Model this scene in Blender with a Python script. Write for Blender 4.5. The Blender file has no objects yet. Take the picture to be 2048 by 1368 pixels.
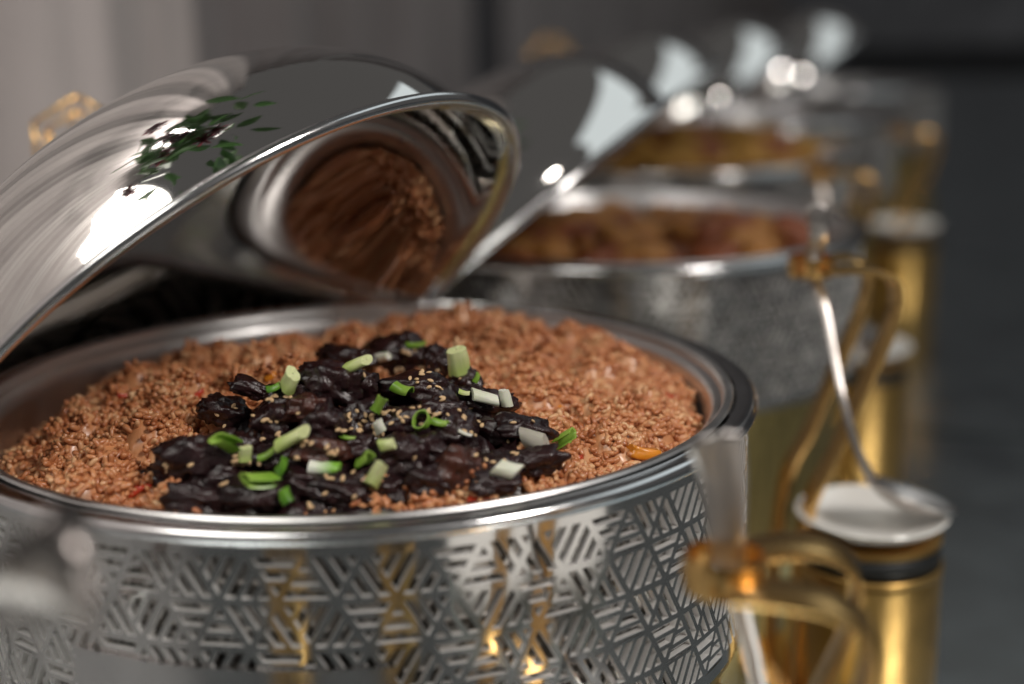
import bpy, bmesh, math, random
from mathutils import Vector, Matrix, noise, Quaternion
from mathutils.bvhtree import BVHTree
random.seed(7)
S = bpy.context.scene
COL = S.collection
PI = math.pi

# ------------------------------------------------------------------ camera
RZ = 0.24                                   # height of the dish rim above the table
CAM = Vector((0.0, -0.6952, RZ + 0.192))
YAW, PITCH, ROLL, FPX = 0.1134, 0.2438, -0.0199, 2839.0
FW = Vector((math.sin(YAW)*math.cos(PITCH), math.cos(YAW)*math.cos(PITCH), -math.sin(PITCH)))
R0 = Vector((math.cos(YAW), -math.sin(YAW), 0)); U0 = R0.cross(FW)
RV = R0*math.cos(ROLL) + U0*math.sin(ROLL)
UV = -R0*math.sin(ROLL) + U0*math.cos(ROLL)
cd = bpy.data.cameras.new('camera'); cam = bpy.data.objects.new('camera', cd); COL.objects.link(cam)
cam.matrix_world = Matrix(((RV.x, UV.x, -FW.x, CAM.x), (RV.y, UV.y, -FW.y, CAM.y), (RV.z, UV.z, -FW.z, CAM.z), (0, 0, 0, 1)))
cd.sensor_width = 36; cd.lens = FPX/2048*36; cd.clip_start = 0.01; cd.clip_end = 100
cd.dof.use_dof = True; cd.dof.focus_distance = 0.63; cd.dof.aperture_fstop = 2.8; cd.dof.aperture_blades = 0
S.camera = cam

# ------------------------------------------------------------------ world, lamps, exposure
W = bpy.data.worlds.new('World'); S.world = W; W.use_nodes = True
bg = W.node_tree.nodes['Background']; bg.inputs[0].default_value = (0.62, 0.60, 0.58, 1); bg.inputs[1].default_value = 0.14
def lamp(name, loc, target, sx, sy, power, col, shape='ELLIPSE'):
    l = bpy.data.lights.new(name, 'AREA'); l.shape = shape; l.size = sx; l.size_y = sy; l.energy = power; l.color = col
    o = bpy.data.objects.new(name, l); COL.objects.link(o); o.location = loc
    o.rotation_euler = (Vector(target) - Vector(loc)).to_track_quat('-Z', 'Y').to_euler()
    return o
lamp('hanging_lamp', (1.00, -1.05, 1.45), (0.0, 0.0, RZ), 0.45, 0.45, 23, (1.0, 0.94, 0.88))
lamp('ceiling_lamp', (-0.60, 0.15, 2.2), (-0.60, 0.2, RZ), 0.4, 0.4, 15, (1.0, 0.94, 0.90))
lamp('side_lamp', (-0.95, -0.85, 1.70), (0.0, 0.0, RZ), 1.3, 0.9, 19, (1.0, 0.97, 0.90))
lamp('ceiling_panel', (2.4, 1.4, 2.6), (2.4, 1.4, 0), 1.6, 4.0, 16, (0.88, 0.98, 1.0), 'RECTANGLE')
S.view_settings.view_transform = 'Standard'; S.view_settings.look = 'None'; S.view_settings.exposure = -0.15; S.view_settings.gamma = 1
S.cycles.use_denoising = True; S.cycles.max_bounces = 10; S.cycles.glossy_bounces = 6
S.cycles.sample_clamp_indirect = 6; S.cycles.caustics_reflective = True

# ------------------------------------------------------------------ helpers
def ray(px, py):
    return (FW + RV*((px-1024)/FPX) + UV*((684-py)/FPX))
def at(px, py, depth):
    return CAM + ray(px, py)*depth
def onz(px, py, z):
    r = ray(px, py); return CAM + r*((z-CAM.z)/r.z)
def tag(o, label=None, cat=None, group=None, kind=None):
    if label: o['label'] = label
    if cat: o['category'] = cat
    if group: o['group'] = group
    if kind: o['kind'] = kind
    return o
def empty(name, loc=(0, 0, 0)):
    o = bpy.data.objects.new(name, None); COL.objects.link(o); o.location = loc; o.empty_display_size = .02
    return o
def mesh(name, v, f, mat, smooth=True, sharp=None):
    m = bpy.data.meshes.new(name); m.from_pydata([tuple(p) for p in v], [], f); m.update()
    if smooth: m.shade_smooth()
    if sharp: m.set_sharp_from_angle(angle=math.radians(sharp))
    if mat: m.materials.append(mat)
    return m
def obj(name, me, parent=None, loc=None):
    o = bpy.data.objects.new(name, me); COL.objects.link(o)
    if parent: o.parent = parent
    if loc is not None: o.location = loc
    return o
def copy_tree(o, parent=None):
    c = o.copy(); COL.objects.link(c); c.parent = parent
    for ch in list(o.children): copy_tree(ch, c)
    return c
def lathe(prof, n=128, closed=False):
    v, f = [], []
    for i in range(n):
        a = 2*PI*i/n
        for r, z in prof: v.append((r*math.cos(a), r*math.sin(a), z))
    k = len(prof)
    for i in range(n):
        j = (i+1) % n
        for q in range(k if closed else k-1):
            q2 = (q+1) % k
            f.append((i*k+q, j*k+q, j*k+q2, i*k+q2))
    return v, f
def spline(pts, n):
    P = [Vector(p) for p in pts]; out = []
    for i in range(len(P)-1):
        p0 = P[max(i-1, 0)]; p1 = P[i]; p2 = P[i+1]; p3 = P[min(i+2, len(P)-1)]
        for k in range(n):
            t = k/n
            out.append(.5*((2*p1)+(-p0+p2)*t+(2*p0-5*p1+4*p2-p3)*t*t+(-p0+3*p1-3*p2+p3)*t*t*t))
    out.append(P[-1]); return out
def sweep(path, wids, thick, side, nseg=12, power=2.0):
    """sweep a rounded flat section along path; side = preferred width direction"""
    v, f = [], []; n = len(path)
    side = Vector(side)
    for i, p in enumerate(path):
        t = (path[min(i+1, n-1)]-path[max(i-1, 0)]).normalized()
        s = (side - t*side.dot(t)).normalized(); b = t.cross(s)
        w = wids(i/(n-1)) if callable(wids) else wids
        h = thick(i/(n-1)) if callable(thick) else thick
        for k in range(nseg):
            a = 2*PI*k/nseg; c, d = math.cos(a), math.sin(a)
            c = math.copysign(abs(c)**(2/power), c); d = math.copysign(abs(d)**(2/power), d)
            v.append(p + s*(w*.5*c) + b*(h*.5*d))
    for i in range(n-1):
        for k in range(nseg):
            k2 = (k+1) % nseg
            f.append((i*nseg+k, i*nseg+k2, (i+1)*nseg+k2, (i+1)*nseg+k))
    f.append(tuple(range(nseg-1, -1, -1))); f.append(tuple((n-1)*nseg+k for k in range(nseg)))
    return v, f
def boxm(sx, sy, sz, z0=0):
    x, y = sx/2, sy/2
    v = [(-x, -y, z0), (x, -y, z0), (x, y, z0), (-x, y, z0), (-x, -y, z0+sz), (x, -y, z0+sz), (x, y, z0+sz), (-x, y, z0+sz)]
    return v, [(3, 2, 1, 0), (4, 5, 6, 7), (0, 1, 5, 4), (1, 2, 6, 5), (2, 3, 7, 6), (3, 0, 4, 7)]

# ------------------------------------------------------------------ materials
def mat(name):
    m = bpy.data.materials.new(name); m.use_nodes = True
    nt = m.node_tree; return m, nt, nt.nodes['Principled BSDF']
def link(nt, a, b): nt.links.new(a, b)
def noise_tex(nt, scale, detail=3, rough=.5, coord='Object', stretch=None):
    tc = nt.nodes.new('ShaderNodeTexCoord'); n = nt.nodes.new('ShaderNodeTexNoise')
    n.inputs['Scale'].default_value = scale; n.inputs['Detail'].default_value = detail; n.inputs['Roughness'].default_value = rough
    if stretch:
        mp = nt.nodes.new('ShaderNodeMapping'); mp.inputs['Scale'].default_value = stretch
        link(nt, tc.outputs[coord], mp.inputs[0]); link(nt, mp.outputs[0], n.inputs['Vector'])
    else: link(nt, tc.outputs[coord], n.inputs['Vector'])
    return n
def ramp(nt, fac, stops):
    r = nt.nodes.new('ShaderNodeValToRGB'); e = r.color_ramp.elements
    while len(e) < len(stops): e.new(.5)
    for k, (p, c) in enumerate(stops): e[k].position = p; e[k].color = (c[0], c[1], c[2], 1)
    link(nt, fac, r.inputs[0]); return r
def maprange(nt, fac, a, b, c, d):
    r = nt.nodes.new('ShaderNodeMapRange')
    for i, x in enumerate((a, b, c, d)): r.inputs[i+1].default_value = x
    link(nt, fac, r.inputs[0]); return r
def bump(nt, h, bs, strength, dist):
    b = nt.nodes.new('ShaderNodeBump'); b.inputs['Strength'].default_value = strength; b.inputs['Distance'].default_value = dist
    link(nt, h, b.inputs['Height']); link(nt, b.outputs[0], bs.inputs['Normal']); return b
def metal(name, col, r0, r1, scale=60, stretch=None, bmp=0):
    m, nt, bs = mat(name); bs.inputs['Metallic'].default_value = 1; bs.inputs['Base Color'].default_value = (*col, 1)
    n = noise_tex(nt, scale, 4, .6, 'Object', stretch)
    link(nt, maprange(nt, n.outputs[0], .3, .7, r0, r1).outputs[0], bs.inputs['Roughness'])
    if bmp: bump(nt, n.outputs[0], bs, bmp, .0005)
    return m
M = {}
M['lid'] = metal('lid_chrome', (.82, .80, .78), .02, .075, 14)
M['steel'] = metal('polished_steel', (.70, .69, .69), .10, .19, 40)
M['rim'] = metal('rim_steel', (.70, .70, .71), .12, .20, 60)
M['pan'] = metal('pan_steel', (.68, .67, .67), .27, .40, 30)
M['sleeve'] = metal('sleeve_steel', (.72, .71, .70), .07, .14, 50)
M['inner'] = metal('inner_steel', (.42, .40, .38), .12, .25, 30)
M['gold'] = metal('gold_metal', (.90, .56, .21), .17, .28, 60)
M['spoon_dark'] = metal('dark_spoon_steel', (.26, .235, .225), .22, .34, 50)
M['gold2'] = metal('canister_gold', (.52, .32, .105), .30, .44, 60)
M['goldbr'] = metal('brushed_gold', (.55, .42, .17), .22, .38, 120, (1, 1, .06), .3)
M['spoon'] = metal('spoon_steel', (.55, .51, .49), .26, .38, 50)

m, nt, bs = mat('cut_edge'); M['cut'] = m; bs.inputs['Metallic'].default_value = .55; bs.inputs['Roughness'].default_value = .5; bs.inputs['Base Color'].default_value = (.82, .81, .80, 1)
def simple(name, col, rough, spec=.5, bscale=0, bstr=0, var=0):
    m, nt, bs = mat(name); bs.inputs['Roughness'].default_value = rough; bs.inputs['Specular IOR Level'].default_value = spec
    n = noise_tex(nt, bscale or 40, 4)
    r = ramp(nt, n.outputs[0], [(.3, [c*(1-var) for c in col]), (.7, [min(1, c*(1+var)) for c in col])])
    link(nt, r.outputs[0], bs.inputs['Base Color'])
    if bstr: bump(nt, n.outputs[0], bs, bstr, .002)
    return m
M['porcelain'] = simple('white_porcelain', (.80, .79, .76), .18, .5, 30, 0, .02)
M['table'] = metal('tinted_mirror_top', (.62, .67, .68), .16, .26, 8)
M['seam'] = simple('table_frame', (.012, .013, .013), .5, .3)
M['wall'] = simple('dark_wall', (.36, .37, .40), .8, .2, 2, 0, .3)

# curtain cloth
m, nt, bs = mat('curtain_cloth'); M['curtain'] = m
bs.inputs['Roughness'].default_value = .85; bs.inputs['Sheen Weight'].default_value = .3
n = noise_tex(nt, 3, 4); r = ramp(nt, n.outputs[0], [(.3, (.44, .40, .395)), (.7, (.52, .475, .465))]); link(nt, r.outputs[0], bs.inputs['Base Color'])
n2 = noise_tex(nt, 900, 2); bump(nt, n2.outputs[0], bs, .2, .001)

m2 = m.copy(); M['curtain_shade'] = m2; m2.name = 'shaded_curtain_cloth'  # same cloth coloured darker: shade painted into the farther curtains
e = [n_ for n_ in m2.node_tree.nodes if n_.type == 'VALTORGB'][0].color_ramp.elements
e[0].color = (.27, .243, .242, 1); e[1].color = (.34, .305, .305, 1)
# rice
def rice_mat(name):
    m, nt, bs = mat(name)
    g = nt.nodes.new('ShaderNodeNewGeometry')
    n = noise_tex(nt, 45, 4, .6)
    mx = nt.nodes.new('ShaderNodeMath'); mx.operation = 'MULTIPLY_ADD'; mx.inputs[1].default_value = .45
    link(nt, g.outputs['Random Per Island'], mx.inputs[0])
    n_s = nt.nodes.new('ShaderNodeMath'); n_s.operation = 'MULTIPLY'; n_s.inputs[1].default_value = .6; link(nt, n.outputs[0], n_s.inputs[0])
    link(nt, n_s.outputs[0], mx.inputs[2])
    r = ramp(nt, mx.outputs[0], [(.14, (.29, .078, .026)), (.40, (.47, .172, .066)), (.62, (.56, .245, .105)), (.80, (.72, .45, .24))])
    link(nt, r.outputs[0], bs.inputs['Base Color'])
    bs.inputs['Roughness'].default_value = .38
    bs.inputs['Subsurface Weight'].default_value = 0
    bs.inputs['Coat Weight'].default_value = .25; bs.inputs['Coat Roughness'].default_value = .18
    return m
M['rice'] = rice_mat('cooked_rice')
# meat
def meat_mat(name, a, b):
    m, nt, bs = mat(name)
    n = noise_tex(nt, 70, 5, .65); r = ramp(nt, n.outputs[0], [(.38, a), (.62, b)]); link(nt, r.outputs[0], bs.inputs['Base Color'])
    n2 = noise_tex(nt, 300, 5, .6); bump(nt, n2.outputs[0], bs, .7, .0012)
    n3 = noise_tex(nt, 160, 3); link(nt, maprange(nt, n3.outputs[0], .35, .65, .10, .28).outputs[0], bs.inputs['Roughness'])
    bs.inputs['Coat Weight'].default_value = .12; bs.inputs['Coat Roughness'].default_value = .12; bs.inputs['Specular IOR Level'].default_value = .5
    return m
M['meat'] = meat_mat('glazed_beef', (.008, .0034, .0042), (.028, .0105, .0115))
M['meatb'] = meat_mat('glazed_beef_brown', (.020, .007, .006), (.075, .024, .016))
# scallions: colour along the piece (local Z) between two tones
def scal(name, a, b, rough=.32):
    m, nt, bs = mat(name)
    tc = nt.nodes.new('ShaderNodeTexCoord'); sp = nt.nodes.new('ShaderNodeSeparateXYZ'); link(nt, tc.outputs['Generated'], sp.inputs[0])
    n = noise_tex(nt, 500, 3, .5, 'Object', (1, 1, .08))
    ad = nt.nodes.new('ShaderNodeMath'); ad.operation = 'MULTIPLY_ADD'; ad.inputs[1].default_value = .5; link(nt, n.outputs[0], ad.inputs[0]); link(nt, sp.outputs[2], ad.inputs[2])
    mr = maprange(nt, ad.outputs[0], .35, 1.15, 0, 1)
    r = ramp(nt, mr.outputs[0], [(.1, a), (.9, b)]); link(nt, r.outputs[0], bs.inputs['Base Color'])
    bs.inputs['Roughness'].default_value = rough
    bs.inputs['Subsurface Weight'].default_value = .2; bs.inputs['Subsurface Radius'].default_value = (.6, 1, .3); bs.inputs['Subsurface Scale'].default_value = .002
    bump(nt, n.outputs[0], bs, .35, .0006)
    return m
M['s_green'] = scal('scallion_green', (.15, .30, .025), (.27, .43, .07))
M['s_dark'] = scal('scallion_dark_green', (.06, .17, .012), (.13, .30, .025))
M['s_pale'] = scal('scallion_pale', (.42, .52, .16), (.62, .66, .34))
M['s_white'] = scal('scallion_white', (.62, .64, .50), (.72, .73, .62))
M['s_mix'] = scal('scallion_white_to_green', (.74, .76, .66), (.20, .42, .05))
M['s_grey'] = scal('scallion_translucent', (.34, .32, .27), (.42, .40, .34))
M['sesame'] = simple('sesame', (.62, .42, .23), .45, .4, 300, .2, .15)
M['red'] = simple('red_pepper', (.38, .035, .012), .25, .5, 120, .2, .3)
M['orange'] = simple('orange_pepper', (.62, .22, .018), .25, .5, 120, .2, .2)
M['stew'] = simple('stew_sauce', (.11, .030, .010), .3, .5, 60, .5, .5)
M['potato'] = simple('stew_potato', (.30, .13, .03), .4, .5, 60, .4, .4)
M['stewmeat'] = simple('stew_chicken', (.17, .045, .014), .4, .5, 60, .4, .4)
M['fried'] = simple('golden_fried', (.32, .17, .035), .5, .4, 60, .5, .4)

# ------------------------------------------------------------------ table, curtain, wall
DL = Vector((.229, .469, 0)); DLn = DL.normalized(); NL = Vector((-DLn.y, DLn.x, 0))   # line of dishes, and its left (wall side)
ang = math.atan2(DLn.y, DLn.x)
tb = empty('buffet_table'); tag(tb, 'long dark glass topped buffet table under the chafing dishes', 'table')
v, f = boxm(12, 1.9, .72, -.74)
fo = obj('table_frame', mesh('table_frame', v, f, M['seam'], False), tb); fo.location = DLn*4.2 - NL*.15 ; fo.rotation_euler.z = ang
# seams measured on the table top
sA = onz(1880, 864, 0); 
s0 = sA.dot(DLn)
edges = [s0-1.9, s0-.95, s0, s0+.95, s0+1.9, s0+3.2, s0+5.5]
for a, b in zip(edges[:-1], edges[1:]):
    v, f = boxm(b-a-.012, 1.9, .018, -.018)
    me = mesh('glass_panel', v, f, M['table'], False)
    o = obj('glass_panel', me, tb); o.location = DLn*((a+b)/2) - NL*.15; o.rotation_euler.z = ang
# pale cloth added out of sight to lighten reflections inside the nearest lid
v, f = [], []; nu, nv = 160, 20
for i in range(nu+1):
    for j in range(nv+1):
        ss, nn = .02+3.2*i/nu, .04+.70*j/nv
        p = DLn*ss+NL*nn; v.append((p.x, p.y, .004+.0016*noise.noise(Vector((ss*5, nn*7, 0)))))
for i in range(nu):
    for j in range(nv): a = i*(nv+1)+j; f.append((a, a+nv+1, a+nv+2, a+1))
M['reflector'] = simple('pale_reflector', (.56, .53, .51), .85, .2, 30, .1, .06)
o = obj('reflector_cloth', mesh('reflector_cloth', v, f, M['reflector'])); md = o.modifiers.new('thickness', 'SOLIDIFY'); md.thickness = .002
tag(o, 'pale cloth added unseen on the wall side of the table, to lighten the inside of the nearest lid', 'table runner')
# floor and far wall
v, f = boxm(30, 30, .1, -.95)
tag(obj('floor', mesh('floor', v, f, M['wall'], False)), kind='structure')
v, f = boxm(14, .1, 5, -.9)
o = obj('back_wall', mesh('back_wall', v, f, M['wall'], False)); o.location = (4.0, 9.5, 0); tag(o, kind='structure'); o.rotation_euler.z = -.3

def curtain(name, s0, s1, off, seed, label, cloth='curtain'):
    rnd = random.Random(seed); N = int((s1-s0)/.006)
    nz = 14; v, f = [], []
    ph = [rnd.uniform(0, 6.28) for _ in range(6)]
    for j in range(nz+1):
        z = -.85 + 3.6*j/nz
        for i in range(N+1):
            s = s0 + (s1-s0)*i/N
            d = .032*math.sin(s*2*PI/.34+ph[0]+.8*math.sin(s*3.1+ph[1])) +   .005*math.sin(s*2*PI/.083+ph[2]+1.2*math.sin(s*5+ph[3])) + .03*math.sin(s*2.3+ph[4])
            d += .006*math.sin(z*1.7+s*9+ph[5])
            p = DLn*s + NL*(off+d); v.append((p.x, p.y, z))
    for j in range(nz):
        for i in range(N):
            a = j*(N+1)+i; f.append((a, a+1, a+N+2, a+N+1))
    o = obj(name, mesh(name, v, f, M[cloth])); md = o.modifiers.new('thickness', 'SOLIDIFY'); md.thickness = .003
    tag(o, label, 'curtain', 'pleated curtains along the wall'); return o
curtain('curtain', -2.6, 1.12, .78, 1, 'pale mauve grey pleated curtain behind the open lid of the nearest dish')
curtain('curtain', .75, 3.2, 1.12, 2, 'grey pleated curtain with painted-in shade behind the second dish', 'curtain_shade')
curtain('curtain', 3.22, 8.5, 1.12, 3, 'far end of the pleated curtain wall, in painted shade, at the top of the picture', 'curtain_shade')

# ------------------------------------------------------------------ pierced sleeve
RS, SH = .195, .092          # outer radius, height of the pierced band
def sleeve_mesh():
    ncol = 54; L = 2*PI*RS/ncol; rows = 5; Hh = L*math.sqrt(3)/2
    ztop = -.0115; zbot = ztop - rows*Hh - .006
    th = .0030; sw = .0028; bar = .0022
    V, F, Nn, MI = [], [], [], []
    def P(u, z, r): a = u/RS; return (r*math.cos(a), r*math.sin(a), z)
    def rad(u): a = u/RS; return Vector((math.cos(a), math.sin(a), 0))
    def quad2(pts):      # outer + inner face, subdivided along u
        pts = [Vector(p) for p in pts]
        c = len(pts)
        b = len(V)
        for p in pts: V.append(P(p.x, p.y, RS))
        F.append(tuple(range(b, b+c))); MI.append(0); Nn.append([rad(p.x) for p in pts])
        b = len(V)
        for p in pts: V.append(P(p.x, p.y, RS-th))
        F.append(tuple(range(b+c-1, b-1, -1))); MI.append(0); Nn.append([-rad(p.x) for p in reversed(pts)])
    def hole(pts):       # walls of a hole given CCW
        n = len(pts)
        for i in range(n):
            p, q = Vector(pts[i]), Vector(pts[(i+1) % n])
            b = len(V)
            V.extend([P(p.x, p.y, RS), P(q.x, q.y, RS), P(q.x, q.y, RS-th), P(p.x, p.y, RS-th)])
            F.append((b, b+1, b+2, b+3)); MI.append(1); nn = (Vector(V[b+1])-Vector(V[b])).cross(Vector(V[b+3])-Vector(V[b])).normalized(); Nn.append([nn]*4)
    def tri(A, B, C):    # stripes parallel to AB, apex C
        A, B, C = Vector(A), Vector(B), Vector(C)
        h = (C - A).cross(B-A) if False else None
        base = (B-A).normalized(); alt = C - (A+base*(C-A).dot(base)); H = alt.length; altn = alt/H
        def pt(t, s):     # t along altitude 0..H, s 0..1 between sides, inset
            l = A.lerp(C, t/H); r = B.lerp(C, t/H); return l, r
        cuts = [0, sw/2*1.0]; rowsH = []
        t = sw/2; nh = 3; hh = .0035
        segs = [('m', 0, t)]
        for k in range(nh):
            segs.append(('h', t, t+hh)); t += hh
            if k < nh-1: segs.append(('m', t, t+bar)); t += bar
        segs.append(('m', t, H))
        ins = sw/2/math.sin(math.radians(60))
        for kind, a, b in segs:
            la, ra = pt(a, 0); lb, rb = pt(b, 0)
            if kind == 'm':
                quad2([la, ra, rb, lb] if (rb-lb).length > 1e-6 else [la, ra, lb])
            else:
                la2, ra2, lb2, rb2 = la+base*ins, ra-base*ins, lb+base*ins, rb-base*ins
                if (rb2-lb2).dot(base) <= .0002:
                    quad2([la, ra, rb, lb]); continue
                quad2([la, la2, lb2, lb]); quad2([ra2, ra, rb, rb2])
                hole([la2, ra2, rb2, lb2] )
    for j in range(rows):
        zb = zbot + .006 + j*Hh; zt = zb + Hh
        sh = .5*L*(j % 2)
        for i in range(ncol):
            u0 = i*L + sh
            a, b, c, d = Vector((u0, zb)), Vector((u0+L, zb)), Vector((u0+L*.5, zt)), Vector((u0+L*1.5, zt))
            ii = i - (j//2)
            k = (ii + 2*j) % 3; up = [a, b, c]; up = up[k:]+up[:k]; tri(*up)
            k = (ii + 2*j + 1) % 3; dn = [d, c, b]; dn = dn[k:]+dn[:k]; tri(*dn)
    # plain top and bottom bands
    for z0, z1 in ((ztop, -.006), (zbot, zbot+.006)):
        n = 184
        for i in range(n):
            u0, u1 = 2*PI*RS*i/n, 2*PI*RS*(i+1)/n
            quad2([(u0, z0), (u1, z0), (u1, z1), (u0, z1)])
    me = bpy.data.meshes.new('pierced_sleeve'); me.from_pydata(V, [], F); me.update(); me.shade_smooth()
    flat = [tuple(n) for l in Nn for n in l]
    me.normals_split_custom_set(flat); me.materials.append(M['sleeve']); me.materials.append(M['cut']); me.polygons.foreach_set('material_index', MI)
    return me, zbot
SL, ZB = sleeve_mesh()

# ------------------------------------------------------------------ chafing dish
def arc(cx, cz, r, a0, a1, n): return [(cx+r*math.cos(math.radians(a0+(a1-a0)*i/n)), cz+r*math.sin(math.radians(a0+(a1-a0)*i/n))) for i in range(n+1)]
LR = 0.1853
def lid_mesh():
    RD, HD = LR-.0085, 0.1114
    outer = [(LR-.0005, 0.0), (LR-.0030, .0020), (RD+.0030, .0026), (RD+.0006, .0032)]
    for i in range(1, 49):
        a = math.cos(i/48*PI/2)**.7 if i < 48 else 0
        outer.append((max(RD*a, .0004), .0034 + (HD-.0034)*(1-a**3.0)**.5))
    inner = [(max(r-.0012, .0002), z-.0014) for r, z in outer[1:]]
    prof = outer + inner[::-1] + [(LR-.0025, .0)]
    return lathe(prof, 192, True)
v, f = lid_mesh(); LIDM = mesh('lid', v, f, M['lid'], True, 50)
prof = arc(LR, 0, .0032, 0, 360, 16)[:-1]; v, f = lathe(prof, 192, True); LIDRIM = mesh('lid_rim', v, f, M['rim'])
prof = [(.1945, -.0085), (.1955, -.0082), (.1975, -.0075)] + arc(.1968, -.0042, .0032, -55, 90, 8) + [(.1940, -.0012), (.1895, -.0018)] + [(.1886, -.004), (.1878, -.0105), (.1840, -.0105), (.1840, -.013), (.189, -.014)]
v, f = lathe(prof, 192, True); RIMM = mesh('outer_rim', v, f, M['rim'], True, 60)
v, f = lathe([(.186, -.012), (.1865, -.03), (.1865, ZB-.0)], 128); INM = mesh('water_container', v, f, M['inner'])
prof = [(.1945, ZB+.001), (.1945, ZB-.003), (.188, ZB-.005), (.184, ZB-.03), (.184, -RZ+.022), (.190, -RZ+.014), (.192, -RZ+.002), (.190, -RZ+.0005), (.17, -RZ+.0005)]
v, f = lathe(prof, 128); BASEM = mesh('base', v, f, M['goldbr'], True, 40)

def lid_matrix(phi, al, c):
    hd = Vector((math.cos(phi), math.sin(phi), 0)); tg = Vector((-math.sin(phi), math.cos(phi), 0))
    e1 = -hd*math.cos(al)+Vector((0, 0, 1))*math.sin(al); nrm = e1.cross(-tg) if (e1.cross(-tg)).z > 0 else -e1.cross(-tg)
    y = nrm.cross(e1)
    return Matrix(((e1.x, y.x, nrm.x, c[0]), (e1.y, y.y, nrm.y, c[1]), (e1.z, y.z, nrm.z, c[2]), (0, 0, 0, 1)))
def dish(loc, phi, al, c, label):
    d = empty('chafing_dish', (loc[0], loc[1], RZ)); tag(d, label, 'chafing dish', 'round chafing dishes along the buffet')
    obj('pierced_sleeve', SL, d); obj('outer_rim', RIMM, d); obj('water_container', INM, d); obj('base', BASEM, d)
    l = obj('lid', LIDM, d); l.matrix_local = lid_matrix(math.radians(phi), math.radians(al), c)
    obj('lid_rim', LIDRIM, l)
    # hinge bracket between the rim and the lid's low edge, on the wall side
    hd = Vector((math.cos(math.radians(phi)), math.sin(math.radians(phi)), 0)); e1 = -hd*math.cos(math.radians(al))+Vector((0, 0, 1))*math.sin(math.radians(al))
    low = Vector(c) - e1*(LR+.002)
    pts = [hd*.180+Vector((0, 0, low.z-.03)), hd*.205+Vector((0, 0, low.z-.035)), (hd*.215+low)/2+Vector((0, 0, -.02)), low]
    v, f = sweep(spline(pts, 6), .03, .004, hd.cross(Vector((0, 0, 1))), 10, 4)
    obj('hinge', mesh('hinge', v, f, M['steel']), d)
    return d
D1 = dish((0, 0), 139.8, 45.9, (-0.0618, 0.0463, 0.0104), 'nearest chafing dish, pierced silver sleeve, holding the rice and dark beef')
D2P = Vector((.229, .469, 0)); D3P = Vector((.40, .965, 0))
C2 = (-.111, -.030, -.008)
D2 = dish(D2P, 161, 39, C2, 'second chafing dish from the front, holding red brown stew')
D3 = dish(D3P, 161, 39, C2, 'third chafing dish, with golden fried pieces inside')
D4P = Vector((.63, 1.42, 0)); D5P = Vector((.95, 2.0, 0))
D4 = dish(D4P, 161, 39, C2, 'fourth chafing dish, blurred behind the golden fried pieces')
D5 = dish(D5P, 161, 39, C2, 'farthest chafing dish at the end of the row')

# food pans (each lifts out of its dish)
prof = [(.1872, -.0024), (.1880, -.0012), (.1872, -.0002), (.1845, -.0002), (.1832, -.0012), (.1822, -.0045), (.1790, -.0056), (.1772, -.0075), (.1760, -.012), (.1745, -.03), (.172, -.055), (.166, -.062), (.0005, -.062)]
prof2 = [(r-.001 if i > 3 else r, z-.0012) for i, (r, z) in enumerate(prof)]
v, f = lathe(prof, 192); PANM = mesh('food_pan', v, f, M['pan'], True, 45)
for P, lab in ((Vector((0, 0, 0)), 'round steel food pan full of rice in the nearest dish'), (D2P, 'steel food pan of stew in the second dish'), (D3P, 'steel food pan of golden pieces in the third dish'), (D4P, 'steel food pan in the fourth dish'), (D5P, 'steel food pan in the farthest dish')):
    o = obj('food_pan', PANM); o.location = (P.x, P.y, RZ); tag(o, lab, 'food pan', 'food pans in the chafing dishes')

# plain polished panel on the front left of the nearest sleeve, and its carrying handle
def az(px, py, r):
    d = ray(px, py); a = d.x*d.x+d.y*d.y; b = CAM.x*d.x+CAM.y*d.y; c = CAM.x**2+CAM.y**2-r*r
    t = (-b-math.sqrt(max(b*b-a*c, 0)))/a; p = CAM+d*t; return math.atan2(p.y, p.x), p.z-RZ
a1, z1 = az(790, 1326, .1965); a0, z0 = az(150, 1296, .1965)
v, f = [], []
n = 60; z1 = (z0+z1)/2
for i in range(n+1):
    a = a0 + (a1-a0)*i/n
    for r, z in ((.1953, z1-.05), (.1972, z1-.05), (.1972, z1), (.1953, z1)): v.append((r*math.cos(a), r*math.sin(a), z))
for i in range(n):
    for k in range(4): f.append((i*4+k, (i+1)*4+k, (i+1)*4+(k+1) % 4, i*4+(k+1) % 4))
f.append((0, 1, 2, 3)); f.append((n*4+3, n*4+2, n*4+1, n*4))
obj('plain_panel', mesh('plain_panel', v, f, M['steel'], True, 40), D1)

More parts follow.
